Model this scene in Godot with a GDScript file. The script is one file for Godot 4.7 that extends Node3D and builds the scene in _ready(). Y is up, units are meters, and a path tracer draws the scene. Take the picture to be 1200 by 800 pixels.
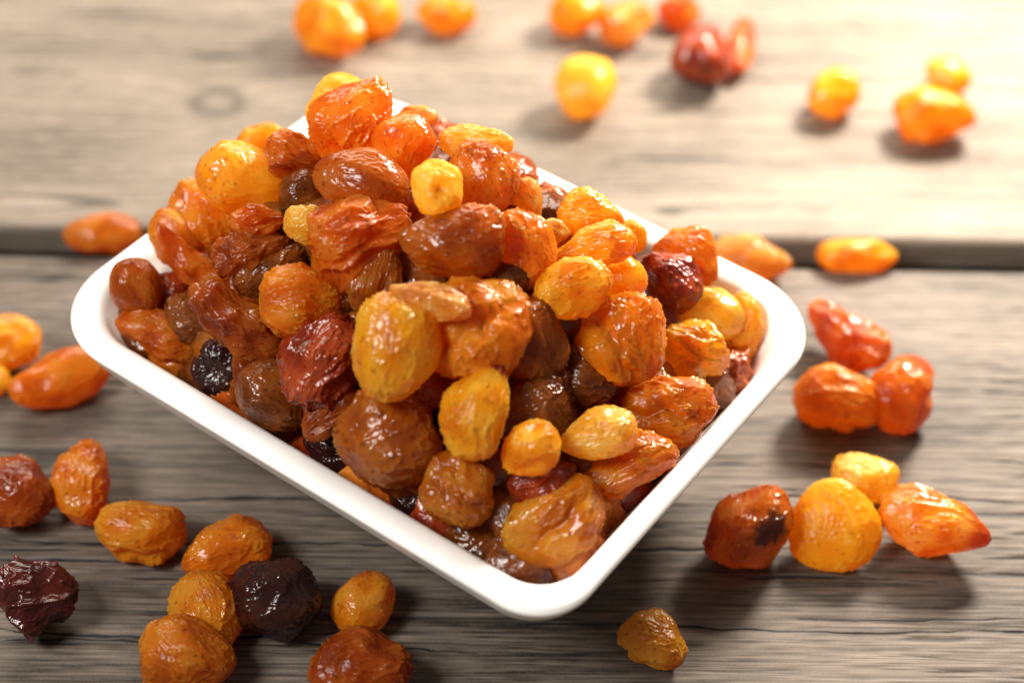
extends Node3D
# A white flared dish heaped with raisins on weathered planks. Lengths in the tables are millimetres, the scene is in metres.

const MM := 0.001
const RIM := 0.032                                   # height of the dish's rim above the planks
const DISH_AT := Vector3(-0.01279, 0.0, -0.00603)
const DISH_TURN := -0.60427

# main colour, blotch colour, pale crest colour (linear), material
var PALETTES := {
	"lemon": [Color(0.93, 0.55, 0.035), Color(0.88, 0.40, 0.014), Color(0.95, 0.74, 0.14), "clear"],
	"yellow": [Color(0.95, 0.46, 0.010), Color(0.88, 0.31, 0.008), Color(0.95, 0.68, 0.08), "clear"],
	"pale": [Color(0.90, 0.50, 0.04), Color(0.78, 0.34, 0.014), Color(0.95, 0.74, 0.20), "clear"],
	"gold": [Color(0.93, 0.41, 0.009), Color(0.66, 0.16, 0.006), Color(0.93, 0.58, 0.06), "clear"],
	"goldbrown": [Color(0.72, 0.30, 0.014), Color(0.36, 0.10, 0.006), Color(0.78, 0.46, 0.07), "clear"],
	"tan": [Color(0.80, 0.34, 0.035), Color(0.58, 0.15, 0.010), Color(0.90, 0.62, 0.18), "clear"],
	"amber": [Color(0.80, 0.255, 0.009), Color(0.50, 0.11, 0.005), Color(0.86, 0.44, 0.05), "clear"],
	"amberbrown": [Color(0.64, 0.175, 0.007), Color(0.32, 0.055, 0.004), Color(0.74, 0.33, 0.04), "clear"],
	"orange": [Color(0.84, 0.215, 0.007), Color(0.56, 0.10, 0.004), Color(0.88, 0.40, 0.035), "clear"],
	"orangepale": [Color(0.88, 0.34, 0.010), Color(0.68, 0.08, 0.004), Color(0.93, 0.62, 0.15), "clear"],
	"redorange": [Color(0.74, 0.15, 0.007), Color(0.42, 0.04, 0.004), Color(0.82, 0.30, 0.03), "clear"],
	"darkorange": [Color(0.62, 0.135, 0.007), Color(0.20, 0.022, 0.004), Color(0.78, 0.30, 0.035), "clear"],
	"brown": [Color(0.52, 0.125, 0.007), Color(0.24, 0.032, 0.004), Color(0.55, 0.20, 0.03), "clear"],
	"red": [Color(0.42, 0.072, 0.005), Color(0.17, 0.018, 0.004), Color(0.62, 0.17, 0.02), "clear"],
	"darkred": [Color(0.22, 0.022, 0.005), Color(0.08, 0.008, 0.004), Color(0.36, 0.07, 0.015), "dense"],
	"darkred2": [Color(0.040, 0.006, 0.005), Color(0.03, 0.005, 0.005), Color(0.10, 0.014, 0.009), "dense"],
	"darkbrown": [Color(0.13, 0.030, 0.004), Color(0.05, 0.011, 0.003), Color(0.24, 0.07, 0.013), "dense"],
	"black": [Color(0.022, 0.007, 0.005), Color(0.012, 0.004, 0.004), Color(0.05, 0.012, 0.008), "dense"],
}

# the raisins that show in the gaps between others, by their turn in the filling
var GAP_LABELS := {
	5: "red brown raisin low beside the orange raisin beside the topmost",
	9: "dark brown raisin deep between the swirled red orange raisin and the small pale yellow raisin",
	10: "red brown raisin deep between the longest shrivelled raisin and the shrivelled red brown raisin",
	11: "brown raisin deep between the blackish left raisin and the shaded left brown raisin",
	16: "dark brown raisin deep between the big red orange raisin and the nearly black shaded raisin",
	18: "red brown raisin deep between the dull dark brown raisin and the blackish left raisin",
	19: "brown raisin deep between the tan back wall raisin and the pale yellow back rim raisin",
	20: "dark brown raisin between the pale yellow back rim raisin and the small round yellow raisin",
	26: "brown raisin deep between the tan back wall raisin and the golden back rim raisin",
	27: "red brown raisin low beside the plump amber brown raisin near the top",
	29: "dark red raisin deep between the small round yellow raisin and the big glossy brown raisin",
	30: "dark brown raisin deep between the big glossy brown raisin and the pointed tan raisin",
	31: "red brown raisin deep between the big dark red left raisin and the shaded middle raisin",
	34: "dark brown raisin deep between the golden back rim raisin and the tan back wall raisin",
	35: "red brown raisin deep between the golden leaf shaped raisin and the tiny tan raisin",
	39: "red brown raisin deep between the largest round brown raisin and the front blackish raisin",
	43: "brown raisin deep between the crinkled golden oval and the shaded rear raisin",
	44: "red brown raisin deep between the round dark brown raisin and the deep dark brown raisin",
	48: "dark red raisin deep between the glossy dark red right raisin and the shrivelled golden raisin",
	49: "brown raisin deep between the amber brown right oval and the big creased amber raisin",
	50: "dark brown raisin deep between the deep dark brown raisin and the big creased amber raisin",
	51: "dark brown raisin deep between the pale pear shaped raisin and the curled dark red raisin",
	60: "brown raisin deep between the dull dark brown raisin and the narrow red brown raisin",
	64: "dark brown raisin deep between the egg shaped golden raisin and the largest round brown raisin",
	69: "dark brown raisin deep between the largest round brown raisin and the upright golden raisin",
	75: "dark brown raisin deep between the upright golden raisin and the largest round brown raisin",
	81: "dark brown raisin low beside the long red orange wall raisin",
	82: "brown raisin wedged under the long red orange wall raisin beside the white wall",
	83: "dark brown raisin deep between the blackish left raisin and the long red orange wall raisin",
	84: "red brown raisin between the blackish left raisin and the dull dark brown raisin",
	85: "brown raisin wedged under the dull dark brown raisin beside the white wall",
	86: "dark red raisin deep between the front left blackish raisin and the narrow red brown raisin",
	87: "brown raisin deep between the largest round brown raisin and the front left blackish raisin",
	88: "red brown raisin between the front blackish raisin and the largest round brown raisin",
	89: "dark red raisin deep between the folded amber brown raisin and the front blackish raisin",
	90: "dark brown raisin deep between the folded amber brown raisin and the dark brown corner raisin",
	91: "dark brown raisin deep between the large front corner raisin and the dark brown corner raisin",
	92: "brown raisin wedged under the large front corner raisin beside the white wall",
	93: "brown raisin deep between the large front corner raisin and the orange oblong by the wall",
	94: "dark red raisin wedged under the orange oblong by the wall beside the white wall",
	96: "dark brown raisin between the amber brown right oval and the orange oblong by the wall",
	97: "dark brown raisin deep between the amber brown right oval and the shrivelled golden raisin",
	98: "red brown raisin deep between the orange gold corner raisin and the shrivelled golden raisin",
}

# relief of a skin in shares of its size: lump, fold, ridge, fine; how far ridges run along the long axis; squash of the thickness
var SKINS := {
	"smooth": [0.070, 0.020, 0.035, 0.010, 0.600], "fine": [0.050, 0.015, 0.035, 0.016, 0.500], "net": [0.090, 0.035, 0.074, 0.016, 0.550],
	"net2": [0.050, 0.020, 0.067, 0.020, 0.500], "disc": [0.030, 0.015, 0.047, 0.022, 0.450], "egg": [0.040, 0.020, 0.067, 0.022, 0.450], "long": [0.080, 0.030, 0.085, 0.025, 0.250], "fold": [0.130, 0.170, 0.085, 0.014, 0.500],
	"foldsoft": [0.080, 0.070, 0.063, 0.010, 0.500], "crease": [0.090, 0.050, 0.074, 0.014, 0.500], "dimple": [0.070, 0.040, 0.047, 0.012, 0.700],
	"curl": [0.080, 0.070, 0.070, 0.014, 0.400], "pear": [0.060, 0.040, 0.063, 0.014, 0.450], "flap": [0.060, 0.060, 0.078, 0.020, 0.400],
	"tipred": [0.060, 0.040, 0.067, 0.019, 0.400], "patch": [0.090, 0.060, 0.063, 0.012, 0.600], "stem": [0.080, 0.050, 0.063, 0.012, 0.350],
}

var mats := {}
var balls := {}


func _ready() -> void:
	# ---- camera, air, lamps
	var cam := Camera3D.new()
	cam.name = "camera"
	cam.fov = 20.61
	cam.near = 0.02
	cam.far = 20.0
	add_child(cam)
	var back := Vector3(0.0, 0.69975, 0.71438)
	var up := Vector3(-0.03998933, 0.71381252, -0.69919421)
	cam.transform = Transform3D(Basis(up.cross(back).normalized(), up, back), Vector3(0.0, 0.256512, 0.229206))
	var lens := CameraAttributesPhysical.new()
	lens.frustum_focal_length = 66.0
	lens.frustum_focus_distance = 0.307
	lens.exposure_aperture = 8.5
	cam.attributes = lens
	cam.current = true

	var env := Environment.new()
	env.background_mode = Environment.BG_COLOR
	env.background_color = Color(0.79, 0.755, 0.715)
	env.background_energy_multiplier = 0.25
	env.tonemap_mode = Environment.TONE_MAPPER_LINEAR
	env.tonemap_exposure = 1.18
	env.sdfgi_enabled = true
	env.ssao_enabled = true
	env.ssil_enabled = true
	var we := WorldEnvironment.new()
	we.name = "surroundings"
	we.environment = env
	add_child(we)

	# key: a warm lamp low behind the dish on the right
	var key := OmniLight3D.new()
	key.name = "key_lamp"
	key.position = Vector3(0.15, 0.18, -0.20)
	key.light_color = Color(1.0, 0.94, 0.87)
	key.light_energy = 0.20
	key.light_size = 0.038
	key.omni_range = 5.0
	key.omni_attenuation = 2.0
	key.shadow_enabled = true
	add_child(key)
	# broad soft light added behind, opposite the camera, to brighten the far wood
	var soft_back := AreaLight3D.new()
	soft_back.name = "added_back_light"
	soft_back.area_size = Vector2(0.9, 0.45)
	add_child(soft_back)
	soft_back.look_at_from_position(Vector3(-0.05, 0.55, -0.75), Vector3(0.0, 0.0, -0.05))
	soft_back.light_color = Color(1.0, 0.95, 0.88)
	soft_back.light_energy = 1.0
	soft_back.area_range = 5.0
	soft_back.area_attenuation = 2.0
	soft_back.shadow_enabled = true
	# soft fill high on the left
	var fill := AreaLight3D.new()
	fill.name = "fill_light"
	fill.area_size = Vector2(0.2, 0.2)
	add_child(fill)
	fill.look_at_from_position(Vector3(-0.36, 0.5, 0.22), Vector3(0.0, 0.0, 0.0))
	fill.light_color = Color(1.0, 0.98, 0.95)
	fill.light_energy = 0.40
	fill.area_range = 5.0
	fill.area_attenuation = 2.0
	fill.shadow_enabled = true

	make_materials()
	build_table()
	build_dish()
	build_raisins()


# ------------------------------------------------------------------ naming
func tag(o: Node3D, label: String, category: String, group := "") -> void:
	o.set_meta("label", label)
	o.set_meta("category", category)
	if group != "":
		o.set_meta("group", group)


func mesh_node(called: String, mesh: Mesh, parent: Node) -> MeshInstance3D:
	var o := MeshInstance3D.new()
	o.name = called
	o.mesh = mesh
	parent.add_child(o, true)
	return o


func noise(seed_value: int, kind := FastNoiseLite.TYPE_SIMPLEX_SMOOTH) -> FastNoiseLite:
	var n := FastNoiseLite.new()
	n.seed = seed_value
	n.noise_type = kind
	n.frequency = 1.0
	n.fractal_type = FastNoiseLite.FRACTAL_NONE
	return n


# ------------------------------------------------------------------ materials
func make_materials() -> void:
	var fine := FastNoiseLite.new()
	fine.seed = 5
	fine.noise_type = FastNoiseLite.TYPE_SIMPLEX_SMOOTH
	fine.frequency = 0.02
	fine.fractal_type = FastNoiseLite.FRACTAL_RIDGED
	fine.fractal_octaves = 2
	fine.fractal_gain = 0.45
	fine.domain_warp_enabled = true
	fine.domain_warp_amplitude = 22.0
	fine.domain_warp_frequency = 0.02
	var skin := NoiseTexture2D.new()
	skin.width = 512
	skin.height = 512
	skin.seamless = true
	skin.noise = fine
	for kind in ["clear", "dull", "dense"]:
		var m := StandardMaterial3D.new()
		m.resource_name = "raisin_skin_" + kind
		m.vertex_color_use_as_albedo = true
		m.roughness = 0.28 if kind == "dull" else 0.17
		m.metallic_specular = 0.4
		m.subsurf_scatter_enabled = true
		m.subsurf_scatter_strength = 0.12 if kind == "dense" else 0.25
		m.uv1_triplanar = true
		m.uv1_scale = Vector3(62.0, 118.0, 118.0)
		m.heightmap_enabled = true
		m.heightmap_texture = skin
		m.heightmap_scale = 0.006
		m.clearcoat_enabled = true
		m.clearcoat = 0.5 if kind == "clear" else 0.2
		m.clearcoat_roughness = 0.2 if kind == "dull" else 0.1
		m.backlight_enabled = true
		m.backlight = Color(0.3, 0.2, 0.1) if kind == "dense" else Color(0.90, 0.84, 0.68)
		if kind != "dense":
			m.refraction_enabled = true
			m.refraction_scale = 0.04
			m.albedo_color = Color(1, 1, 1, 0.74)
		mats[kind] = m
	var glaze := StandardMaterial3D.new()
	glaze.resource_name = "white_glaze"
	glaze.albedo_color = Color(0.91, 0.90, 0.88).linear_to_srgb()
	glaze.roughness = 0.22
	glaze.metallic_specular = 0.5
	mats["glaze"] = glaze


# ------------------------------------------------------------------ planks
# Computes albedo and height of a plank: width_mm along the grain (tiles), depth_mm across.
func wood_maps(w: int, h: int, width_mm: float, depth_mm: float, seed_value: int, dark: Color, light: Color, knot: Vector3, splits: int) -> Array:
	var nb := noise(seed_value)
	var nf := noise(seed_value + 1)
	var nc := noise(seed_value + 2)
	var nd := noise(seed_value + 3, FastNoiseLite.TYPE_VALUE)
	var albedo := PackedByteArray()
	albedo.resize(w * h * 3)
	var heights := PackedFloat32Array()
	heights.resize(w * h)
	var hb := PackedByteArray()
	hb.resize(w * h)
	var ring := width_mm / TAU
	var cosines := PackedFloat32Array()
	var sines := PackedFloat32Array()
	for i in w:
		cosines.append(cos(TAU * i / w) * ring)
		sines.append(sin(TAU * i / w) * ring)
	for j in h:
		var z := depth_mm * j / h
		for i in w:
			var c := cosines[i]
			var s := sines[i]
			var zz := z + 1.2 * nb.get_noise_3d(c * 0.007, s * 0.007, z * 0.02) + 0.25 * nb.get_noise_3d(c * 0.02, s * 0.02, z * 0.12 + 40.0)
			var eye := 0.0
			if knot.z > 0.0:
				var dx := (width_mm * i / w - knot.x) / (knot.z * 1.1)
				var dz := (z - knot.y) / knot.z
				var q := dx * dx + dz * dz
				if q < 30.0:
					zz += signf(dz) * knot.z * 1.3 * exp(-q * 0.22)
					eye = exp(-pow((sqrt(q) - 0.8) * 3.2, 2.0)) + 0.25 * exp(-q * 2.0)
			var bands := nb.get_noise_3d(c * 0.006, s * 0.006, zz * 0.30)            # growth rings, a few mm wide
			var thin := nf.get_noise_3d(c * 0.010, s * 0.010, zz * 0.8)              # thin rings
			var fibre := nf.get_noise_3d(c * 0.022, s * 0.022, z * 1.5)                # fibres
			var hair := nd.get_noise_3d(c * 0.16, s * 0.16, z * 4.2)
			var worn := nd.get_noise_3d(c * 0.03, s * 0.03, z * 0.09)
			var patch := nc.get_noise_3d(c * 0.16, s * 0.16, z * 0.7 + 70.0)
			# long splits that open and close along the grain
			var cr := absf(nc.get_noise_3d(c * 0.0032, s * 0.0032, zz * 0.105))
			var cm := nc.get_noise_3d(c * 0.022 + 9.0, s * 0.022, z * 0.10)
			var crack := clampf(1.5 - cr / (0.016 + 0.014 * fibre + 0.040 * maxf(cm, 0.0)), 0.0, 1.0) * smoothstep(-0.05, 0.3, cm) * 0.75
			var cr2 := absf(nf.get_noise_3d(c * 0.012, s * 0.012, zz * 0.45 + 30.0))
			crack = maxf(crack, clampf(1.4 - cr2 / 0.07, 0.0, 1.0) * 0.6 * smoothstep(0.12, 0.4, nc.get_noise_3d(c * 0.045 - 5.0, s * 0.045, z * 0.25)) * 0.8)
			var ht := 0.58 + 0.12 * bands + 0.07 * thin + 0.08 * fibre + 0.12 * hair + 0.06 * patch - 0.55 * crack
			heights[j * w + i] = ht
			var t := clampf(0.46 + 0.13 * bands + 0.10 * thin + 0.22 * fibre + 0.30 * hair + 0.26 * worn + 0.14 * patch, 0.0, 1.25)
			t += 0.13 * nd.get_noise_2d(i * 0.8, j * 1.1)
			var k := 1.0 - 0.9 * crack
			k *= 1.0 - 0.5 * clampf(eye, 0.0, 1.0)
			var at := (j * w + i) * 3
			albedo[at] = int(255.0 * pow(clampf(lerpf(dark.r, light.r, t) * k, 0.0, 1.0), 0.4545))
			albedo[at + 1] = int(255.0 * pow(clampf(lerpf(dark.g, light.g, t) * k, 0.0, 1.0), 0.4545))
			albedo[at + 2] = int(255.0 * pow(clampf(lerpf(dark.b, light.b, t) * k, 0.0, 1.0), 0.4545))
			hb[j * w + i] = int(clampf(ht, 0.0, 1.0) * 255.0)
	# long open splits that follow the grain
	var rng := RandomNumberGenerator.new()
	rng.seed = seed_value * 31
	for n in splits:
		var z0 := rng.randf_range(1.0, depth_mm - 1.0)
		var from := rng.randf() * w
		var long := rng.randf_range(0.12, 0.55) * w
		var wide := rng.randf_range(0.12, 0.36)
		for i in int(long):
			var col := int(from + i) % w
			var c := cosines[col]
			var s := sines[col]
			var share := i / long
			var zc := z0 + 1.6 * nb.get_noise_3d(c * 0.02, s * 0.02, z0 * 3.0) + 0.25 * nb.get_noise_3d(c * 0.16, s * 0.16, z0 * 5.0)
			var half := wide * sqrt(maxf(sin(PI * share), 0.0)) * (0.75 + 0.9 * nb.get_noise_3d(c * 0.12, s * 0.12, z0 * 7.0))
			for j in range(maxi(int((zc - 0.7) / depth_mm * h), 0), mini(int((zc + 0.7) / depth_mm * h) + 1, h)):
				var off := absf(depth_mm * (j + 0.5) / h - zc)
				var open := smoothstep(half + 0.09, half - 0.05, off)
				if open <= 0.0:
					continue
				var at := j * w + col
				heights[at] -= 0.5 * open
				hb[at] = int(clampf(heights[at], 0.0, 1.0) * 255.0)
				for e in 3:
					albedo[at * 3 + e] = int(albedo[at * 3 + e] * (1.0 - 0.85 * open))
	var m := StandardMaterial3D.new()
	m.resource_name = "weathered_wood"
	m.albedo_texture = ImageTexture.create_from_image(Image.create_from_data(w, h, false, Image.FORMAT_RGB8, albedo))
	m.heightmap_enabled = true
	m.heightmap_texture = ImageTexture.create_from_image(Image.create_from_data(w, h, false, Image.FORMAT_L8, hb))
	m.heightmap_scale = 0.022
	m.roughness = 0.62
	m.metallic_specular = 0.42
	return [m, heights, w, h, width_mm, depth_mm]


# A plank lying along x, its back top edge at z = 0; edges rounded by the given radii.
func plank_mesh(maps: Array, length: float, depth: float, nx: int, nz: int, round_back: float, round_front: float, relief: float) -> ArrayMesh:
	var thick := 7.0
	var rows := []                                   # [z, y, drop normal?]
	rows.append(Vector2(round_back * 0.05, -thick))
	for k in 7:
		var a := PI / 2.0 * k / 6.0
		rows.append(Vector2(round_back * (1.0 - sin(a)), -round_back * (1.0 - cos(a))) if false else Vector2(round_back * (1.0 - sin(a)), -round_back * (1.0 - cos(a))))
	rows.clear()
	rows.append(Vector2(0.0, -thick))
	for k in 7:
		var a := PI / 2.0 * k / 6.0
		rows.append(Vector2(round_back * (1.0 - cos(a)), -round_back * (1.0 - sin(a))))
	for k in range(1, nz):
		rows.append(Vector2(round_back + (depth - round_back - round_front) * k / nz, 0.0))
	for k in 7:
		var a := PI / 2.0 * k / 6.0
		rows.append(Vector2(depth - round_front * (1.0 - sin(a)), -round_front * (1.0 - cos(a))))
	rows.append(Vector2(depth, -thick))
	var heights: PackedFloat32Array = maps[1]
	var w: int = maps[2]
	var h: int = maps[3]
	var v := PackedVector3Array()
	var uv := PackedVector2Array()
	var ix := PackedInt32Array()
	for r in rows.size():
		var p: Vector2 = rows[r]
		for i in nx + 1:
			var x := length * (float(i) / nx - 0.5)
			var u := fposmod(x / float(maps[4]) + 0.5, 1.0)
			var vv := clampf(p.x / float(maps[5]), 0.0, 0.999)
			var y := p.y
			if p.y > -thick:
				y += (heights[int(vv * h) * w + int(u * w) % w] - 0.6) * relief
			v.append(Vector3(x, y, p.x) * MM)
			uv.append(Vector2(x / float(maps[4]) + 0.5, (p.x - p.y * 0.7) / float(maps[5])))
	for r in rows.size() - 1:
		for i in nx:
			var a := r * (nx + 1) + i
			var b := a + nx + 1
			ix.append_array([a, a + 1, b, a + 1, b + 1, b])
	# end grain
	for side in [0, nx]:
		var first := v.size()
		for r in rows.size():
			v.append(v[r * (nx + 1) + side])
			uv.append(uv[r * (nx + 1) + side])
		for r in range(1, rows.size() - 1):
			if side == 0:
				ix.append_array([first, first + r, first + r + 1])
			else:
				ix.append_array([first, first + r + 1, first + r])
	return finish(v, ix, uv, PackedColorArray())


func finish(v: PackedVector3Array, ix: PackedInt32Array, uv: PackedVector2Array, col: PackedColorArray) -> ArrayMesh:
	var n := PackedVector3Array()
	n.resize(v.size())
	for k in range(0, ix.size(), 3):
		var a := ix[k]
		var b := ix[k + 1]
		var c := ix[k + 2]
		var face := (v[c] - v[a]).cross(v[b] - v[a])
		n[a] += face
		n[b] += face
		n[c] += face
	for k in n.size():
		n[k] = n[k].normalized()
	var arr := []
	arr.resize(Mesh.ARRAY_MAX)
	arr[Mesh.ARRAY_VERTEX] = v
	arr[Mesh.ARRAY_NORMAL] = n
	arr[Mesh.ARRAY_INDEX] = ix
	if uv.size():
		arr[Mesh.ARRAY_TEX_UV] = uv
	if col.size():
		arr[Mesh.ARRAY_COLOR] = col
	var m := ArrayMesh.new()
	m.add_surface_from_arrays(Mesh.PRIMITIVE_TRIANGLES, arr)
	return m


func build_table() -> void:
	var table := Node3D.new()
	table.name = "wooden_table"
	add_child(table)
	table.position = Vector3(0.0, 0.0, -0.0557)
	table.rotation.y = deg_to_rad(2.0)
	tag(table, "weathered grey brown plank table top under the white dish", "table")
	var near_maps := wood_maps(2048, 1024, 230.0, 130.0, 11, Color(0.021, 0.016, 0.011), Color(0.200, 0.162, 0.130), Vector3(0, 0, 0), 34)
	var far_maps := wood_maps(1024, 512, 260.0, 130.0, 47, Color(0.092, 0.074, 0.056), Color(0.285, 0.238, 0.190), Vector3(64.0, 87.0, 5.5), 16)
	var spots := [[near_maps, 0.0, 420, 280, 1.2, 1.2, 0.45], [far_maps, -138.6, 260, 150, 1.5, 2.4, 0.5], [far_maps, 133.0, 60, 40, 1.5, 1.5, 0.3], [near_maps, -276.0, 60, 40, 1.5, 1.5, 0.3]]
	for s in spots:
		var o := mesh_node("plank", plank_mesh(s[0], 560.0, 130.0, s[2], s[3], s[4], s[5], s[6]), table)
		o.material_override = s[0][0]
		o.position = Vector3(0, 0, s[1] * MM)
	# dark board added below the planks, keeps the gaps black against the background
	var board := BoxMesh.new()
	board.size = Vector3(0.54, 0.02, 0.52)
	var bm := StandardMaterial3D.new()
	bm.albedo_color = Color(0.03, 0.025, 0.02).linear_to_srgb()
	bm.roughness = 0.9
	var under := mesh_node("gap_dark_board", board, table)
	under.material_override = bm
	under.position = Vector3(0, -0.029, -0.005)


# ------------------------------------------------------------------ dish
func build_dish() -> void:
	# inset from the outer rim, height, corner radius
	var prof := [[27.0, 0.6, 6.0], [25.5, 0.0, 6.0], [24.0, 0.4, 6.2], [21.5, 3.5, 6.8], [16.0, 9.0, 8.0], [11.0, 14.2, 9.0], [6.8, 19.2, 9.8], [3.6, 24.0, 10.5], [1.4, 28.2, 11.2], [0.4, 30.4, 11.5], [0.35, 31.1, 11.5], [0.9, 31.8, 11.4],
		[1.8, 32.0, 11.0], [2.8, 31.85, 10.3], [3.8, 31.3, 9.6], [4.5, 30.3, 9.2], [5.1, 28.8, 9.0], [6.4, 26.0, 8.8], [8.0, 23.0, 8.6], [10.5, 20.0, 8.4], [14.0, 16.5, 8.2], [18.5, 12.5, 8.0], [23.0, 9.0, 8.0], [28.0, 7.2, 7.0], [34.0, 6.6, 5.0]]
	# refine the profile with a Catmull-Rom curve
	var fineprof := []
	for k in prof.size() - 1:
		var a: Array = prof[maxi(k - 1, 0)]
		var b: Array = prof[k]
		var c: Array = prof[k + 1]
		var e: Array = prof[mini(k + 2, prof.size() - 1)]
		for t in 4:
			var q := []
			for x in 3:
				q.append(cubic_interpolate(b[x], c[x], a[x], e[x], t / 4.0))
			fineprof.append(q)
	fineprof.append(prof[-1])
	var v := PackedVector3Array()
	var ix := PackedInt32Array()
	var per := 0
	var inside := false
	for q in fineprof:
		inside = inside or q[1] > 31.8
		var hx: float = 55.3 - q[0]
		var hz: float = 43.8 - q[0] - 1.6 * (smoothstep(1.5, 5.0, q[0]) if q[1] > 28.9 else (1.0 if inside else 0.0))
		var r: float = minf(q[2], hz - 0.5)
		var loop := PackedVector2Array()
		var radii := [r * 0.85, r * 1.4, r * 1.2, r * 1.4]
		var corners := [Vector2(hx - radii[0], hz - radii[0]), Vector2(-hx + radii[1], hz - radii[1]), Vector2(-hx + radii[2], -hz + radii[2]), Vector2(hx - radii[3], -hz + radii[3])]
		for k in 4:
			for s in 17:
				var ang := PI / 2.0 * (k + s / 16.0)
				loop.append(corners[k] + Vector2(cos(ang), sin(ang)) * radii[k])
			var nxt: Vector2 = corners[(k + 1) % 4] + Vector2(cos(PI / 2.0 * (k + 1)), sin(PI / 2.0 * (k + 1))) * radii[(k + 1) % 4]
			var here := loop[-1]
			for s in range(1, 16):
				loop.append(here.lerp(nxt, s / 16.0))
		per = loop.size()
		for p in loop:
			v.append(Vector3(p.x, q[1], p.y) * MM)
	for k in fineprof.size() - 1:
		for s in per:
			var a := k * per + s
			var b := k * per + (s + 1) % per
			ix.append_array([a, a + per, b, b, a + per, b + per])
	for cap in [0, fineprof.size() - 1]:
		var mid := v.size()
		v.append(Vector3(0, fineprof[cap][1], 0) * MM)
		for s in per:
			var a: int = cap * per + s
			var b: int = cap * per + (s + 1) % per
			if cap == 0:
				ix.append_array([mid, a, b])
			else:
				ix.append_array([mid, b, a])
	var o := mesh_node("serving_dish", finish(v, ix, PackedVector2Array(), PackedColorArray()), self)
	o.material_override = mats["glaze"]
	o.position = DISH_AT
	o.rotation.y = DISH_TURN
	tag(o, "white glazed rectangular dish with rounded corners and flared walls", "dish")


# ------------------------------------------------------------------ raisins
func ball(level: int) -> Array:
	if balls.has(level):
		return balls[level]
	var g := (1.0 + sqrt(5.0)) / 2.0
	var v := PackedVector3Array([Vector3(-1, g, 0), Vector3(1, g, 0), Vector3(-1, -g, 0), Vector3(1, -g, 0), Vector3(0, -1, g), Vector3(0, 1, g), Vector3(0, -1, -g), Vector3(0, 1, -g), Vector3(g, 0, -1), Vector3(g, 0, 1), Vector3(-g, 0, -1), Vector3(-g, 0, 1)])
	for k in 12:
		v[k] = v[k].normalized()
	var f := PackedInt32Array([0, 11, 5, 0, 5, 1, 0, 1, 7, 0, 7, 10, 0, 10, 11, 1, 5, 9, 5, 11, 4, 11, 10, 2, 10, 7, 6, 7, 1, 8, 3, 9, 4, 3, 4, 2, 3, 2, 6, 3, 6, 8, 3, 8, 9, 4, 9, 5, 2, 4, 11, 6, 2, 10, 8, 6, 7, 9, 8, 1])
	for l in level:
		var mids := {}
		var out := PackedInt32Array()
		for k in range(0, f.size(), 3):
			var m := [0, 0, 0]
			for e in 3:
				var a := f[k + e]
				var b := f[k + (e + 1) % 3]
				var id := mini(a, b) * 100000 + maxi(a, b)
				if not mids.has(id):
					mids[id] = v.size()
					v.append((v[a] + v[b]).normalized())
				m[e] = mids[id]
			out.append_array([f[k], m[0], m[2], f[k + 1], m[1], m[0], f[k + 2], m[2], m[1], m[0], m[1], m[2]])
		f = out
	# front faces run clockwise
	for k in range(0, f.size(), 3):
		var a := f[k + 1]
		f[k + 1] = f[k + 2]
		f[k + 2] = a
	balls[level] = [v, f]
	return balls[level]


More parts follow.
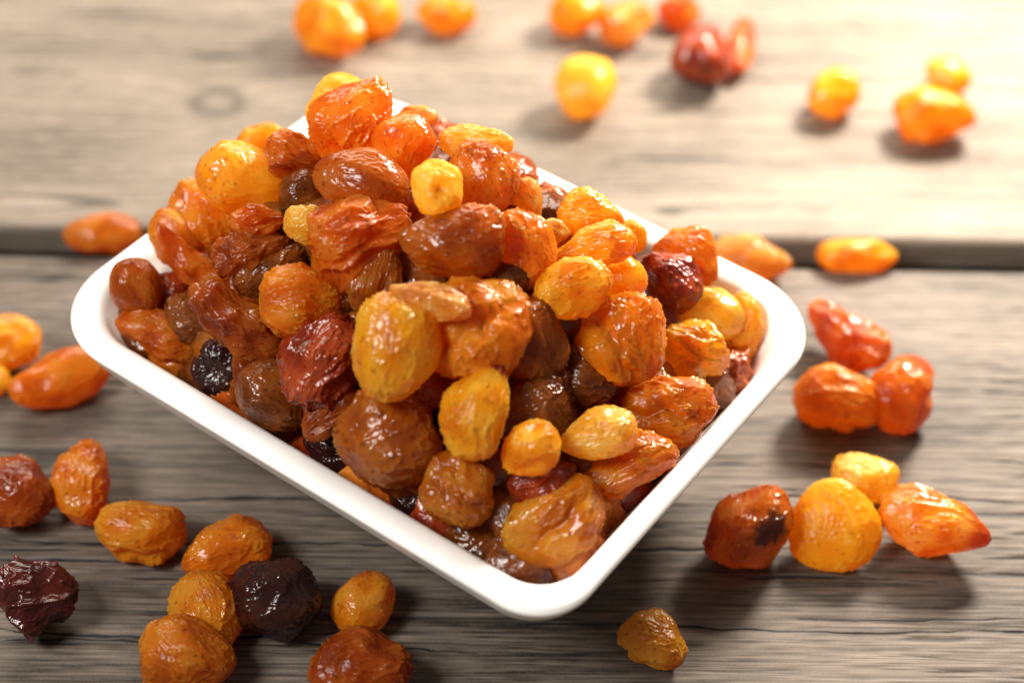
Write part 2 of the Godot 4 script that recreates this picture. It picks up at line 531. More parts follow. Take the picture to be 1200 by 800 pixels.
func raisin_mesh(abc: Vector3, palette: String, kind: String, seed_value: int, level: int) -> ArrayMesh:
	var rng := RandomNumberGenerator.new()
	rng.seed = seed_value * 7919 + 13
	var pal: Array = PALETTES[palette]
	var main: Color = pal[0]
	var blotch: Color = pal[1]
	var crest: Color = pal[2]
	var sk: Array = SKINS[kind]
	var n1 := noise(seed_value * 3 + 1)
	var n2 := noise(seed_value * 3 + 2)
	n2.domain_warp_enabled = true
	n2.domain_warp_amplitude = 0.55
	n2.domain_warp_frequency = 0.9
	var n3 := noise(seed_value * 3 + 3)
	var src := ball(level)
	var dirs: PackedVector3Array = src[0]
	var v := PackedVector3Array()
	v.resize(dirs.size())
	var col := PackedColorArray()
	col.resize(dirs.size())
	var rm := pow(abc.x * abc.y * abc.z, 1.0 / 3.0)
	var along: float = sk[4]
	var tilt := rng.randf_range(-0.25, 0.25)
	var pinch := rng.randf_range(-0.26, 0.26)
	var bend := rng.randf_range(-0.12, 0.12) if abc.x > abc.y * 1.2 else 0.0
	# hollows where the drying flesh has sunk
	var hollows := []
	var soft := kind in ["smooth", "fine", "foldsoft", "net2"]
	for k in (0 if kind in ["disc", "egg"] else 4):
		var h := Vector3(rng.randf_range(-1, 1), rng.randf_range(-1, 1), rng.randf_range(-0.3, 1)).normalized()
		hollows.append([h, rng.randf_range(0.04, 0.12) if soft else rng.randf_range(0.06, 0.20), rng.randf_range(3.0, 8.0), rng.randf_range(0.3, 1.0)])
	var groove := kind == "crease"
	var gy := rng.randf_range(-0.25, 0.2)
	for k in dirs.size():
		var d := dirs[k]
		var p := d * abc
		# wrinkles are sampled on the stretched body so that they stay even
		var q := p / rm
		var qs := Vector3(q.x * along, q.y, q.z).rotated(Vector3.FORWARD, tilt)
		var lump := n1.get_noise_3dv(q * 0.75)
		var f := 1.0 - absf(n1.get_noise_3dv(qs * 1.15 + Vector3(7, 3, 1))) * 1.6
		var fold := f * absf(f) - 0.35
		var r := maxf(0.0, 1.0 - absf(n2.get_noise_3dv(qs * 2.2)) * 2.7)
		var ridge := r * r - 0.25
		var r3 := maxf(0.0, 1.0 - absf(n2.get_noise_3dv(qs * Vector3(3.8, 7.2, 7.2) + Vector3(3, 9, 4))) * 2.5)
		var fine := r3 * r3 - 0.25
		var disp: float = sk[0] * lump * 1.6 + sk[1] * fold * 0.8 + sk[2] * ridge * (0.75 + 0.5 * lump) + sk[3] * fine
		for ho in hollows:
			var away: Vector3 = d - ho[0]
			away = away - (ho[0] as Vector3).cross(Vector3(0.3, 0.9, 0.2)) * away.dot((ho[0] as Vector3).cross(Vector3(0.3, 0.9, 0.2))) * float(ho[3])
			disp -= ho[1] * exp(-away.length_squared() * ho[2])
		disp += 0.04
		if groove:
			var wob := d.y - gy - 0.22 * n1.get_noise_3d(d.x * 1.6, 5.0, 0.0)
			disp -= 0.17 * exp(-wob * wob * 26.0) * smoothstep(-0.1, 0.7, d.z if abc.z != abc.y else maxf(d.z, d.y * 0.0 + d.z)) * smoothstep(1.0, 0.6, absf(d.x))
		elif kind == "dimple":
			var to := (d - Vector3(0.15, 0.1, 0.98)).length()
			disp += -0.22 * exp(-to * to * 14.0) + 0.05 * exp(-pow((to - 0.5) * 5.0, 2.0))
		p += d * disp * rm
		var xs := p.x / abc.x
		p.y += bend * abc.x * (xs * xs - 0.3)
		# ends: one is drawn out to where the stalk was
		var thin := 1.0 + pinch * xs
		if kind == "pear" or kind == "flap" or kind == "tipred":
			thin = 1.0 - 0.30 * xs * (1.0 if kind != "pear" else -1.0) if kind != "flap" else 1.0 + 0.35 * xs
		elif kind == "egg":
			thin = 0.98 + 0.12 * xs
		elif kind == "stem":
			thin = 1.0 - 0.20 * xs - 0.10 * smoothstep(0.55, 1.0, xs)
		p.y *= thin
		p.z *= thin
		if kind == "curl":
			p.y += abc.x * 0.28 * (xs * xs - 0.35)
			p.z += abc.x * 0.12 * (xs * xs - 0.35)
		elif kind == "flap":
			p.z += abc.x * 0.15 * (xs * xs)
		v[k] = p * MM
		# skin colour: blotches, darker ends, paler crests
		var b := n3.get_noise_3dv(q * 0.9)
		var t := smoothstep(-0.1, 0.65, b) * 0.6
		t = maxf(t, smoothstep(0.72, 1.0, xs + 0.15 * n3.get_noise_3dv(q * 3.0)) * 0.7)
		var c := main.lerp(blotch, t)
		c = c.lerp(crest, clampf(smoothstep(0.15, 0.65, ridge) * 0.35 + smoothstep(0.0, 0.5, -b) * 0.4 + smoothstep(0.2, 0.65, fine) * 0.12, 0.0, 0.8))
		var sp := n3.get_noise_3dv(q * 4.5 + Vector3(8, 8, 8))
		c = c.lerp(blotch * 0.6, smoothstep(0.55, 0.75, sp) * 0.6)
		if kind == "tipred":
			c = c.lerp(Color(0.25, 0.02, 0.02), smoothstep(0.78, 0.92, xs + 0.1 * sp))
		elif kind == "stem":
			c = c.lerp(Color(0.46, 0.05, 0.01), 0.8 * smoothstep(0.2, 1.05, xs + 0.45 * b))
		elif kind == "patch":
			var to2 := (d - Vector3(-0.1, 0.72, 0.68)).length() + 0.16 * sp + 0.2 * b
			c = c.lerp(Color(0.03, 0.008, 0.012), smoothstep(0.58, 0.15, to2) * 0.95)
		elif kind == "dimple":
			var to3 := (d - Vector3(0.15, 0.1, 0.98)).length()
			c = c.lerp(blotch * 0.55, exp(-to3 * to3 * 40.0) * 0.9)
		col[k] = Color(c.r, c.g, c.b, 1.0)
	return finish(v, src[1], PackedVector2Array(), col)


func lowest(mesh: ArrayMesh, b: Basis) -> float:
	var low := 1e9
	for p in (mesh.surface_get_arrays(0)[Mesh.ARRAY_VERTEX] as PackedVector3Array):
		low = minf(low, b.y.y * p.y + b.x.y * p.x + b.z.y * p.z)
	return low


func build_raisins() -> void:
	var rows := [
		["pile", "bright yellow raisin peeking out behind the big orange one at the heap's top", Vector3(-31.42, 56.66, -30.09), Vector3(5.69, 6.01, 5.14), Quaternion(-0.321, 0.05, -0.002, 0.946), "lemon", "smooth", 1],
		["pile", "big upright wrinkled orange raisin at the very top of the heap", Vector3(-27.72, 60.88, -21.29), Vector3(7.68, 6.91, 6), Quaternion(-0.258, 0.202, 0.473, 0.818), "orange", "long", 2],
		["pile", "orange raisin just right of the topmost big orange one", Vector3(-19.25, 60.88, -15.18), Vector3(6.36, 4.85, 4.17), Quaternion(-0.251, 0.218, 0.546, 0.769), "orange", "smooth", 3],
		["pile", "small tan raisin with a red tip on the bowl's back edge", Vector3(-17.56, 58.93, -26.35), Vector3(3.59, 2.03, 1.73), Quaternion(-0.323, 0.031, 0.007, 0.946), "tan", "net", 4],
		["pile", "pale yellow raisin lying along the back rim beside the white inner wall", Vector3(-7.51, 58.9, -19.79), Vector3(6.3, 3.23, 2.77), Quaternion(-0.329, -0.006, -0.052, 0.943), "pale", "net", 5],
		["pile", "amber brown plump raisin right of the small round yellow raisin near the top", Vector3(-5.62, 61.91, -6.79), Vector3(6.23, 5.63, 4.88), Quaternion(-0.3, -0.156, -0.457, 0.822), "amberbrown", "net", 6],
		["pile", "small round yellow raisin with a brown dot near the heap's top", Vector3(-12.92, 66.66, 1.34), Vector3(4.6, 4.17, 3.7), Quaternion(-0.308, -0.147, -0.462, 0.819), "lemon", "dimple", 7],
		["pile", "smooth oval reddish brown raisin left of the small round yellow one", Vector3(-25.2, 61.26, -5.26), Vector3(7.99, 5.47, 4.75), Quaternion(-0.342, -0, -0.121, 0.932), "brown", "fine", 8],
		["pile", "shrivelled dark orange raisin between the large golden oval and the top of the heap", Vector3(-38.52, 55.29, -18.89), Vector3(4.8, 4.02, 3.46), Quaternion(-0.337, -0.027, -0.25, 0.907), "darkorange", "fold", 9],
		["pile", "golden raisin half hidden behind the large golden oval at the back left", Vector3(-46.12, 46.85, -33.75), Vector3(4.72, 2.77, 2.36), Quaternion(-0.321, 0.097, 0.072, 0.939), "gold", "smooth", 10],
		["pile", "large smooth golden oval raisin standing out on the heap's upper left", Vector3(-46.74, 50.37, -18.22), Vector3(8.59, 5.78, 5.03), Quaternion(-0.346, 0.007, -0.19, 0.919), "gold", "smooth", 11],
		["pile", "amber raisin with a squared top just below the large golden oval", Vector3(-55.2, 39.65, -20.81), Vector3(6.43, 6.11, 5.24), Quaternion(-0.332, -0.132, -0.548, 0.756), "amber", "long", 12],
		["pile", "pale amber raisin by the left rim behind the bent orange one", Vector3(-59.27, 38.33, -16.16), Vector3(5.42, 4.47, 3.82), Quaternion(-0.35, -0.099, -0.481, 0.798), "amber", "smooth", 13],
		["pile", "long bent red orange raisin curving down along the left of the heap", Vector3(-55.3, 39.67, -8.45), Vector3(8.13, 2.66, 2.7), Quaternion(-0.368, -0.027, -0.294, 0.882), "redorange", "curl", 14],
		["pile", "small swirled red orange raisin under the large golden oval", Vector3(-42.84, 52.02, -5.39), Vector3(4.38, 2.72, 2.36), Quaternion(-0.346, 0.085, 0.032, 0.934), "redorange", "fold", 15],
		["pile", "shrivelled red brown raisin below the swirled one on the left", Vector3(-44.05, 48.47, -1.87), Vector3(6.5, 3.32, 2.88), Quaternion(-0.343, 0.121, 0.12, 0.924), "red", "fold", 16],
		["pile", "small pale yellow raisin wedged left of the big red orange one", Vector3(-33.75, 55.59, -1.16), Vector3(4.45, 3.12, 2.7), Quaternion(-0.354, 0.02, -0.101, 0.93), "pale", "net", 17],
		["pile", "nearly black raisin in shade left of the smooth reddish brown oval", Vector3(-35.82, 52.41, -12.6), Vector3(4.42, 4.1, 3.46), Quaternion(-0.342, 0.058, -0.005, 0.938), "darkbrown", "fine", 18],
		["pile", "big glossy red orange raisin with sharp folds in the heap's middle left", Vector3(-25.3, 56.59, 3.03), Vector3(8.8, 6.45, 5.61), Quaternion(-0.338, 0.112, 0.18, 0.917), "redorange", "fold", 19],
		["pile", "big glossy brown raisin directly below the small round yellow one", Vector3(-9.35, 60.45, 7.27), Vector3(8.05, 5.9, 5.16), Quaternion(-0.354, 0.006, -0.028, 0.935), "brown", "net", 20],
		["pile", "orange plump raisin right of the big glossy brown one", Vector3(1.03, 56.18, 2.64), Vector3(6.32, 5.44, 4.71), Quaternion(-0.302, -0.186, -0.486, 0.799), "orange", "net", 21],
		["pile", "tan raisin at the back beside the white inner wall", Vector3(1.46, 56.57, -8.42), Vector3(3.61, 3.01, 2.57), Quaternion(-0.299, -0.167, -0.452, 0.823), "tan", "net", 22],
		["pile", "brown raisin with lengthwise grooves behind the egg shaped golden one", Vector3(-22.11, 52.2, 8.2), Vector3(6.29, 4.1, 3.54), Quaternion(-0.263, 0.254, 0.57, 0.736), "brown", "long", 23],
		["pile", "large golden egg shaped raisin standing upright at the front centre of the heap", Vector3(-18.04, 51.88, 22.84), Vector3(8.48, 6.64, 5.89), Quaternion(-0.272, 0.267, 0.587, 0.714), "gold", "egg", 24],
		["pile", "largest orange raisin, folded over, at the centre of the heap", Vector3(-5.05, 50.96, 16.77), Vector3(8.91, 8.19, 7.1), Quaternion(-0.353, 0.127, 0.293, 0.879), "orange", "crease", 25],
		["pile", "pointed tan orange raisin lying over the fold of the largest orange one", Vector3(-13, 58.5, 18.4), Vector3(6.47, 2.39, 2.49), Quaternion(-0.367, -0.03, -0.136, 0.92), "tan", "flap", 26],
		["pile", "dark brown finely wrinkled round raisin right of the largest orange one", Vector3(2.99, 47.15, 15.29), Vector3(6.7, 6.11, 5.26), Quaternion(-0.344, -0.157, -0.373, 0.848), "brown", "net", 27],
		["pile", "golden oval raisin with a crinkled top in the heap's right half", Vector3(9.46, 53.19, 9.01), Vector3(6.41, 4.37, 3.85), Quaternion(-0.363, 0.037, 0.138, 0.921), "gold", "net", 28],
		["pile", "flat golden leaf shaped raisin behind the crinkled golden oval", Vector3(12.59, 53.74, -0.4), Vector3(7.14, 3.42, 2.99), Quaternion(-0.353, 0.031, 0.141, 0.924), "gold", "long", 29],
		["pile", "golden raisin leaning on the right back rim", Vector3(11.65, 53.18, -9.11), Vector3(5.78, 4.1, 3.53), Quaternion(-0.342, -0.055, -0.096, 0.933), "gold", "net", 30],
		["pile", "small yellow raisin end touching the right back rim", Vector3(19.91, 44.54, -14.09), Vector3(3.13, 2.66, 2.28), Quaternion(-0.323, -0.14, -0.291, 0.89), "yellow", "smooth", 31],
		["pile", "yellow raisin squeezed between the golden oval and the dark red one", Vector3(17.95, 46.86, -1.03), Vector3(3.93, 3.48, 3.01), Quaternion(-0.361, -0.019, 0.03, 0.932), "yellow", "smooth", 32],
		["pile", "tiny tan raisin behind the orange plump one on the right", Vector3(6.28, 53.83, -3.73), Vector3(2.4, 2.1, 1.8), Quaternion(-0.351, -0.002, 0.023, 0.936), "tan", "smooth", 33],
		["pile", "glossy dark red raisin on the right of the heap by the rim", Vector3(26.29, 38.59, -9.47), Vector3(5.97, 5.34, 4.57), Quaternion(-0.33, -0.152, -0.286, 0.887), "darkred", "foldsoft", 34],
		["pile", "amber creased raisin touching the right back rim behind the dark red one", Vector3(30.34, 38.91, -15.97), Vector3(5.73, 5.26, 4.47), Quaternion(-0.334, -0.126, -0.206, 0.911), "amber", "crease", 35],
		["pile", "bright yellow smooth raisin near the bowl's right corner", Vector3(33.92, 32.42, -8.52), Vector3(6.67, 4.61, 4), Quaternion(-0.359, -0.098, -0.107, 0.922), "lemon", "smooth", 36],
		["pile", "orange gold raisin pressed against the bowl's right corner", Vector3(39.88, 29.42, -7.9), Vector3(6.71, 3.35, 2.87), Quaternion(-0.317, 0.203, 0.627, 0.682), "gold", "net", 37],
		["pile", "shrivelled golden raisin below the bright yellow smooth one", Vector3(30.23, 32.72, 1.5), Vector3(6.06, 5.59, 4.81), Quaternion(-0.362, -0.117, -0.165, 0.91), "gold", "fold", 38],
		["pile", "big amber raisin with deep creases in the heap's right half", Vector3(17.58, 42, 9.6), Vector3(8.06, 7.47, 6.45), Quaternion(-0.318, -0.205, -0.437, 0.816), "amber", "crease", 39],
		["pile", "amber brown oval raisin lying against the right front wall", Vector3(26.61, 32.47, 15.26), Vector3(7.83, 5.42, 4.7), Quaternion(-0.392, -0.046, 0.002, 0.919), "amberbrown", "crease", 40],
		["pile", "pale yellow pear shaped raisin pointing left in the front right", Vector3(14.07, 38.75, 27.12), Vector3(6.49, 3.9, 3.41), Quaternion(-0.399, 0.035, 0.138, 0.906), "pale", "pear", 41],
		["pile", "orange oblong raisin along the right front wall below the pale pear shaped one", Vector3(19.63, 31, 26.57), Vector3(8.09, 4.56, 3.95), Quaternion(-0.403, 0.063, 0.219, 0.886), "orange", "long", 42],
		["pile", "small golden raisin just left of the pale pear shaped one", Vector3(3.58, 40.54, 32.05), Vector3(4.97, 3.98, 3.48), Quaternion(-0.362, 0.179, 0.419, 0.813), "gold", "net", 43],
		["pile", "dark brown round raisin in shade above the small golden one", Vector3(3.75, 37.94, 22.65), Vector3(7.31, 6.43, 5.48), Quaternion(-0.389, 0.071, 0.18, 0.901), "darkbrown", "net", 44],
		["pile", "dark brown raisin deep between the round brown one and the big amber one", Vector3(10.67, 38.22, 14.3), Vector3(5.51, 5.51, 4.67), Quaternion(-0.386, -0.008, 0.025, 0.922), "darkbrown", "net", 45],
		["pile", "upright golden raisin with a dark red stem tip in the front centre", Vector3(-5.27, 45.41, 28.74), Vector3(7.78, 5.24, 4.59), Quaternion(-0.322, 0.228, 0.513, 0.762), "gold", "tipred", 46],
		["pile", "largest round brown raisin, very wrinkled, by the front wall", Vector3(-18.63, 36.84, 27.13), Vector3(8.41, 7.83, 6.77), Quaternion(-0.388, 0.106, 0.166, 0.9), "brown", "net", 47],
		["pile", "amber brown folded raisin by the front wall below the upright golden one", Vector3(-7.63, 33.73, 35.32), Vector3(6.3, 5.44, 4.72), Quaternion(-0.369, -0.189, -0.443, 0.795), "amberbrown", "crease", 48],
		["pile", "dark brown raisin left of the large amber one in the front corner", Vector3(0.06, 28, 36.71), Vector3(5.21, 3.91, 3.35), Quaternion(-0.35, -0.235, -0.505, 0.753), "darkbrown", "net", 49],
		["pile", "dark red brown curled raisin behind the large amber one in the front corner", Vector3(5.88, 33.01, 32.36), Vector3(5.34, 3.47, 2.99), Quaternion(-0.41, 0.042, 0.117, 0.904), "darkred", "fold", 50],
		["pile", "large creased amber raisin in the bowl's front corner", Vector3(8.08, 30.47, 38.2), Vector3(8.6, 5.88, 5.11), Quaternion(-0.395, 0.147, 0.346, 0.838), "amber", "crease", 51],
		["pile", "round orange raisin with shiny ridges left of the heap's middle", Vector3(-34.47, 47.62, 8.64), Vector3(6.8, 5.61, 4.88), Quaternion(-0.371, 0.043, -0.044, 0.927), "orange", "net", 52],
		["pile", "big glossy dark red raisin left of the egg shaped golden one", Vector3(-30.43, 42.69, 16.57), Vector3(8.36, 6.16, 5.35), Quaternion(-0.308, 0.233, 0.447, 0.807), "darkred", "fold", 53],
		["pile", "longest shrivelled red brown raisin, slanting down on the left", Vector3(-44.84, 39.75, 6.63), Vector3(9.97, 4.53, 3.92), Quaternion(-0.381, -0.026, -0.248, 0.891), "red", "fold", 54],
		["pile", "long red orange raisin resting on the left front wall", Vector3(-59.59, 29.01, -1.11), Vector3(8.66, 4.25, 3.67), Quaternion(-0.386, 0.038, -0.144, 0.911), "redorange", "long", 55],
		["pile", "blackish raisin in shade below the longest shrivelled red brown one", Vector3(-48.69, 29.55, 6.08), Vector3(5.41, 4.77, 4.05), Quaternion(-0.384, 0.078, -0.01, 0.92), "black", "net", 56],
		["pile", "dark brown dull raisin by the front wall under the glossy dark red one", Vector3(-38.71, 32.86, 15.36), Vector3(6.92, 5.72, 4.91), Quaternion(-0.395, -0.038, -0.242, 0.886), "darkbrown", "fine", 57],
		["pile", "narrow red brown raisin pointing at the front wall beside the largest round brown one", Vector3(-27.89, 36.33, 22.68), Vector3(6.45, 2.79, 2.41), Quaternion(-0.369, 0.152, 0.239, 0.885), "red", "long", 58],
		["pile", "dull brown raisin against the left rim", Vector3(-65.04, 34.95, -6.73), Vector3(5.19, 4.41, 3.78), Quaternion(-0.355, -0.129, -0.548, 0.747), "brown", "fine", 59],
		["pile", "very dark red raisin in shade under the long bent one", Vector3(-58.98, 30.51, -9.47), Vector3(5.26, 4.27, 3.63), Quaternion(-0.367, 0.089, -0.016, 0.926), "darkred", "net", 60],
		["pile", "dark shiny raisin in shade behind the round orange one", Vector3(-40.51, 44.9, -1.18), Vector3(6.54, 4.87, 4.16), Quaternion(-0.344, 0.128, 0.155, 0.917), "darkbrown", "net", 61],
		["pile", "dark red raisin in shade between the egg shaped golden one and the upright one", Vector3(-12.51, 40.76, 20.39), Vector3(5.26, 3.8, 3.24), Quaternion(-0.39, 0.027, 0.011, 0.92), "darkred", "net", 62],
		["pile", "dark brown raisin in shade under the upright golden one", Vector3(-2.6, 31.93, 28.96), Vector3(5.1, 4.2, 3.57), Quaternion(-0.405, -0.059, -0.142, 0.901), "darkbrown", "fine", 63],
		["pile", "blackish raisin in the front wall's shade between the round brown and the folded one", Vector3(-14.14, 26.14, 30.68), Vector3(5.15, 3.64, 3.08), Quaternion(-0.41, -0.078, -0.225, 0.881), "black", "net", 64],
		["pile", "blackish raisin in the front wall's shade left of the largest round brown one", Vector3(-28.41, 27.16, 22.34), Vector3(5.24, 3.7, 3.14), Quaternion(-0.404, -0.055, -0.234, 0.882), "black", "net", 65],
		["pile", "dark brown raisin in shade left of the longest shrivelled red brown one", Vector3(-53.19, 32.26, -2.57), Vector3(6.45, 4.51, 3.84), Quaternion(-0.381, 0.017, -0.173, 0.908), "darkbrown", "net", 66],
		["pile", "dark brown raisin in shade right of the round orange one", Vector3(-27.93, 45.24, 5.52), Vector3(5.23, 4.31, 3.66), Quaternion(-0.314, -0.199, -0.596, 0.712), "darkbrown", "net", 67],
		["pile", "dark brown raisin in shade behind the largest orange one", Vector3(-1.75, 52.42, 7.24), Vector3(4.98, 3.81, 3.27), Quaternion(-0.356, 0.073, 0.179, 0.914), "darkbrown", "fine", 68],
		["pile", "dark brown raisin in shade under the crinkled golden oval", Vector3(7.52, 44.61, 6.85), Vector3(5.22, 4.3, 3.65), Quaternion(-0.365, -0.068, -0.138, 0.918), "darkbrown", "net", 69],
		["table", "orange oblong raisin on the far plank at the top left, blurred", Vector3(-44.34, 6.34, -125.96), Vector3(9.77, 6.69, 6.82), Quaternion(0, -0.304, 0, 0.953), "gold", "crease", 101],
		["table", "yellow raisin cut by the top edge of the picture beside the orange oblong one", Vector3(-34.74, 5.16, -134.81), Vector3(5.94, 5.44, 5.55), Quaternion(0, 0.024, 0, 1), "yellow", "smooth", 102],
		["table", "lone amber raisin at the top edge between two groups on the far plank", Vector3(-18.33, 4.25, -135.89), Vector3(6.76, 4.48, 4.57), Quaternion(0, 0.029, 0, 1), "gold", "smooth", 103],
		["table", "golden raisin at the left end of the row of three at the top", Vector3(12.27, 4.81, -137.2), Vector3(6.58, 5.07, 5.17), Quaternion(0, 0.04, 0, 0.999), "gold", "smooth", 104],
		["table", "tan raisin in the middle of the row of three at the top", Vector3(23.78, 4.79, -133.91), Vector3(7.14, 5.04, 5.15), Quaternion(0, 0.186, 0, 0.983), "tan", "net", 105],
		["table", "red orange raisin at the right end of the row at the top edge", Vector3(36.01, 3.92, -141.54), Vector3(4.83, 4.13, 4.22), Quaternion(0, 0.048, 0, 0.999), "redorange", "smooth", 106],
		["table", "dark red round raisin on the far plank touching a slim orange one", Vector3(40.07, 6.28, -120.21), Vector3(7.14, 6.62, 6.76), Quaternion(0, 0.046, 0, 0.999), "darkred", "dimple", 107],
		["table", "slim upright red orange raisin right of the dark red round one", Vector3(50.22, 3.11, -128.96), Vector3(9.88, 3.28, 3.35), Quaternion(0, 0.648, 0, 0.761), "redorange", "smooth", 108],
		["table", "yellow ball shaped raisin lying alone behind the bowl", Vector3(13.98, 6.31, -105.99), Vector3(7.16, 6.65, 6.78), Quaternion(0, -0.707, 0, 0.707), "lemon", "smooth", 109],
		["table", "small golden round raisin lying alone on the far plank at the right", Vector3(69.05, 4.95, -109.88), Vector3(5.86, 5.22, 5.32), Quaternion(0, 0.18, 0, 0.984), "yellow", "smooth", 110],
		["table", "small yellow raisin at the top right behind a larger golden orange one", Vector3(96.41, 3.97, -120.67), Vector3(5.39, 4.18, 4.27), Quaternion(0, -0.37, 0, 0.929), "yellow", "smooth", 111],
		["table", "golden orange raisin with a pale top in front of the small yellow one, upper right", Vector3(90.54, 5.41, -103.23), Vector3(9.43, 5.71, 5.82), Quaternion(0, -0.06, 0, 0.998), "gold", "crease", 112],
		["table", "brown orange raisin in the gap between the planks left of the bowl", Vector3(-84.32, 2.6, -56.72), Vector3(7.48, 4.25, 4.34), Quaternion(0, 0.087, 0, 0.996), "amberbrown", "smooth", 113],
		["table", "tan translucent raisin by the gap between planks right behind the bowl", Vector3(47.93, 4.33, -54.92), Vector3(7.93, 4.56, 4.66), Quaternion(0, -0.071, -0, 0.997), "tan", "net", 114],
		["table", "golden orange long raisin lying in the dark gap between the planks at the right", Vector3(70.34, 2.2, -59.68), Vector3(8.32, 3.6, 3.67), Quaternion(0, -0.003, 0, 1), "gold", "smooth", 115],
		["table", "golden orange raisin cut by the left edge of the picture", Vector3(-94.51, 4.66, -21.36), Vector3(5.82, 4.91, 5.01), Quaternion(0, 0.216, 0, 0.976), "gold", "net", 116],
		["table", "long orange raisin pointing at the bowl's left corner", Vector3(-83.84, 4.58, -13.2), Vector3(9.66, 4.83, 4.92), Quaternion(0, 0.297, 0, 0.955), "orange", "smooth", 117],
		["table", "small yellow raisin mostly cut off at the left edge", Vector3(-95.92, 2.97, -13.44), Vector3(2.71, 3.12, 3.19), Quaternion(0, 0.032, 0, 0.999), "yellow", "smooth", 118],
		["table", "upright orange raisin with a pinched waist on the left", Vector3(-74.89, 4.62, 11.89), Vector3(8.76, 4.87, 4.97), Quaternion(0, 0.736, 0, 0.677), "orange", "crease", 119],
		["table", "dark red brown rough raisin at the left edge of the near plank", Vector3(-86.28, 5.55, 15.69), Vector3(8.14, 5.85, 5.97), Quaternion(0, -0.169, 0, 0.986), "red", "net", 120],
		["table", "amber oval raisin with a crease, left of the bunch of four", Vector3(-62.81, 5.06, 22.39), Vector3(8.27, 5.34, 5.44), Quaternion(0, -0.071, 0, 0.997), "amber", "crease", 121],
		["table", "orange oval raisin at the top of the bunch of four in the lower left", Vector3(-47.06, 4.88, 26.72), Vector3(8.34, 5.14, 5.25), Quaternion(0, 0.204, 0, 0.979), "orange", "net", 122],
		["table", "amber pear shaped raisin with fine lengthwise wrinkles in the bunch of four", Vector3(-48.7, 5.26, 39.46), Vector3(7.35, 5.55, 5.66), Quaternion(0, -0.514, 0, 0.858), "amber", "long", 123],
		["table", "large amber brown wrinkled raisin at the bottom of the bunch of four", Vector3(-50.37, 5.91, 49.5), Vector3(7.74, 6.22, 6.35), Quaternion(0, -0.163, 0, 0.987), "amberbrown", "net2", 124],
		["table", "almost black glossy round raisin in the bunch of four", Vector3(-37.5, 6.33, 37.77), Vector3(7.48, 6.67, 6.8), Quaternion(0, 0.036, 0, 0.999), "black", "foldsoft", 125],
		["table", "amber smooth raisin in front of the bowl above a red brown one", Vector3(-22.82, 4.39, 35.89), Vector3(5.83, 4.62, 4.72), Quaternion(0, 0.343, 0, 0.939), "amber", "smooth", 126],
		["table", "red brown raisin cut by the bottom edge below the amber smooth one", Vector3(-22.23, 6.02, 50.56), Vector3(8, 6.34, 6.47), Quaternion(0, -0.021, 0, 1), "red", "net", 127],
		["table", "blackish red glossy shrivelled raisin in the lower left corner", Vector3(-77.05, 5.66, 39.05), Vector3(6.23, 5.96, 6.09), Quaternion(0, 0.046, 0, 0.999), "darkred2", "fold", 128],
		["table", "long red orange shrivelled raisin right of the bowl's right corner", Vector3(64.18, 4.44, -30.87), Vector3(9.56, 4.68, 4.77), Quaternion(0, -0.418, 0, 0.908), "redorange", "fold", 129],
		["table", "amber orange raisin below the long red orange one at the right of the bowl", Vector3(61.27, 5.47, -14.23), Vector3(8.13, 5.76, 5.88), Quaternion(0, -0.036, 0, 0.999), "amber", "crease", 130],
		["table", "red orange dented raisin at the right end of the group of three", Vector3(73.88, 5.5, -17.33), Vector3(8.45, 5.8, 5.92), Quaternion(0, 0.566, 0, 0.824), "redorange", "dimple", 131],
		["table", "red orange raisin with a dark dry patch on the right of the near plank", Vector3(42.27, 6.05, 19.1), Vector3(8.78, 6.38, 6.51), Quaternion(0, 0.408, 0, 0.913), "darkorange", "patch", 132],
		["table", "large round golden raisin leaning upright on a yellow one", Vector3(57.48, 8.3, 15.97), Vector3(8.04, 7.6, 3.19), Quaternion(-0.272, -0.324, -0.545, 0.724), "yellow", "disc", 133],
		["table", "yellow raisin behind the large round golden one", Vector3(64.31, 3.86, 3.01), Vector3(6.47, 4.07, 4.15), Quaternion(0, -0.099, 0, 0.995), "lemon", "net", 134],
		["table", "orange raisin with a pointed red stem end at the right", Vector3(74.96, 5, 15.19), Vector3(9.27, 5.27, 5.38), Quaternion(0, -0.148, 0, 0.989), "orangepale", "stem", 135],
		["table", "small yellow brown wrinkled raisin lying alone at the bottom centre right", Vector3(25.83, 4.2, 41.96), Vector3(6.15, 4.42, 4.51), Quaternion(0, -0.28, 0, 0.96), "goldbrown", "crease", 136],
	]
	for row in rows:
		var at: Vector3 = row[2] * MM
		var abc: Vector3 = row[3]
		var turn := Basis((row[4] as Quaternion).normalized())
		var far := at.z < -0.075
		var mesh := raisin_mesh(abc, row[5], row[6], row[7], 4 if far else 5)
		if row[0] == "table" and not (at.z < -0.05 and at.z > -0.063 and at.y < 0.003):
			at.y = -lowest(mesh, turn) - 0.0003       # set down on the planks
		var o := mesh_node("raisin", mesh, self)
		var kind: String = PALETTES[row[5]][3]
		o.material_override = mats["dull" if kind == "clear" and int(row[7]) % 3 == 1 else kind]
		o.transform = Transform3D(turn, at)
		tag(o, row[1], "raisin", "raisins heaped in the dish" if row[0] == "pile" else "raisins scattered on the planks")
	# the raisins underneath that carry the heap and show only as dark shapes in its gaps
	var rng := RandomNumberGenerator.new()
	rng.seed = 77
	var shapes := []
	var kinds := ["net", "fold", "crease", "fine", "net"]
	var tones := ["darkbrown", "red", "brown", "darkred", "darkbrown"]  # mostly dark picks: the shade of the heap's gaps put into the skin colour
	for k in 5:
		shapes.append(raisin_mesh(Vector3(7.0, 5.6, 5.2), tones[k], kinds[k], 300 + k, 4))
	var dish := Transform3D(Basis(Vector3.UP, DISH_TURN), DISH_AT)
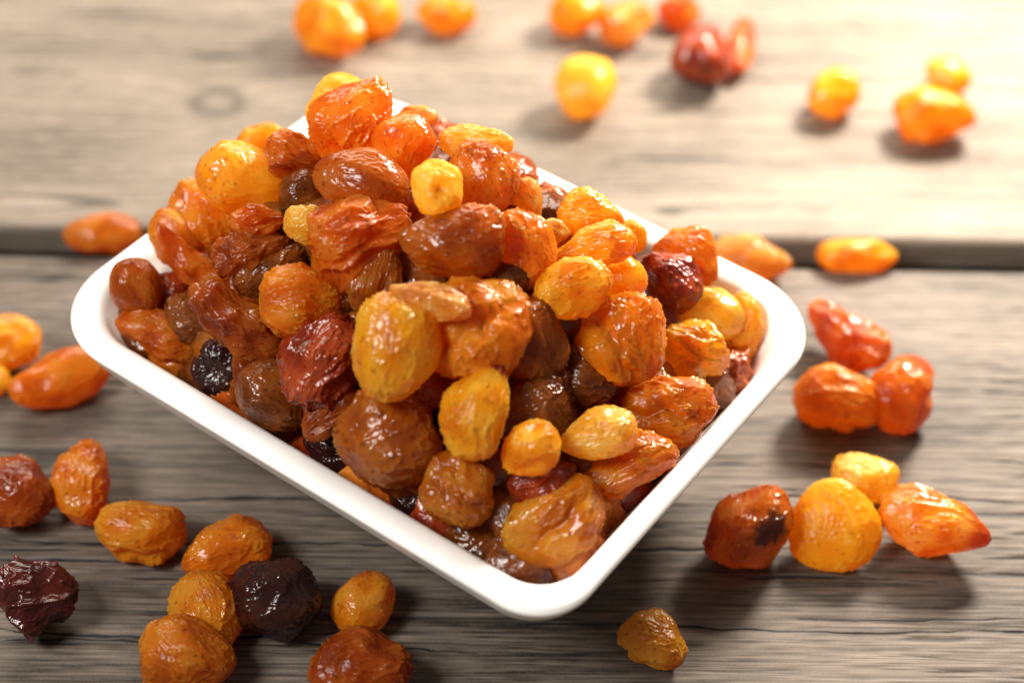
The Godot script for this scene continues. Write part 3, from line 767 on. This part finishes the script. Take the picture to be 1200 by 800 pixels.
	for layer in 2:
		var step: float = [10.5, 10.0][layer]
		for i in range(-6, 7):
			for j in range(-5, 6):
				var u := (i + (0.5 if j % 2 else 0.0)) * step + rng.randf_range(-1.2, 1.2)
				var w := j * step * 0.87 + rng.randf_range(-1.2, 1.2)
				var pick := rng.randi() % 5
				var spin := Basis.from_euler(Vector3(rng.randf() * TAU, rng.randf() * TAU, rng.randf() * TAU))
				var behind := smoothstep(8.0, -18.0, -u * sin(DISH_TURN) + w * cos(DISH_TURN))
				var top := heap_height(u, w) - 5.5 - 7.0 * behind - 9.0 * layer
				top = maxf(top, 10.5)
				# stay inside the flaring walls
				var inset := 10.0 + maxf(0.0, 27.0 - top) * 1.0
				if absf(u) > 54.4 - inset or absf(w) > 42.0 - inset or (layer == 1 and behind > 0.6):
					continue
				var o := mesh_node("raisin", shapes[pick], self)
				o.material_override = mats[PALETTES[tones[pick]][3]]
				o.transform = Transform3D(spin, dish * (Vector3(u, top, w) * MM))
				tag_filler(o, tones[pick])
	# a row of them all along the foot of the two front walls
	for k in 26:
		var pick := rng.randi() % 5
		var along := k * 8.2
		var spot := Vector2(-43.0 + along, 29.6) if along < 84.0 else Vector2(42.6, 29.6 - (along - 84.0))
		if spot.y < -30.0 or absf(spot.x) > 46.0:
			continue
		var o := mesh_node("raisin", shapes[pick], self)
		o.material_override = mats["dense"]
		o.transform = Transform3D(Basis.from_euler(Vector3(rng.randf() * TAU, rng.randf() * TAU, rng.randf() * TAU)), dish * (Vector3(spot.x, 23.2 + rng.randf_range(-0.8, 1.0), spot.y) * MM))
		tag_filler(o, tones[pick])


var filled := 0
func tag_filler(o: Node3D, tone: String) -> void:
	var label: String = GAP_LABELS.get(filled, "raisin buried under the others, hardly showing in the gaps of the heap")
	tag(o, label, "raisin", "raisins deep in the heap")
	filled += 1


# Height of the heap above the planks in mm, in the dish's own axes.
func heap_height(u: float, w: float) -> float:
	var du := u + 6.0
	var dv := w + 5.0
	var ru := du / 54.0 if du > 0.0 else -du / 43.0
	var rv := dv / 41.0 if dv > 0.0 else -dv / 34.0
	var r := pow(pow(ru, 3.0) + pow(rv, 3.0), 1.0 / 3.0)
	var wz := -u * sin(DISH_TURN) + w * cos(DISH_TURN)
	var back := clampf((5.0 - wz) / 35.0, 0.0, 1.0)
	var e := -8.0 + 9.0 * back
	return 32.0 + e + (28.0 - e) * (1.0 - pow(minf(r, 1.3), 1.7 + 1.8 * back))
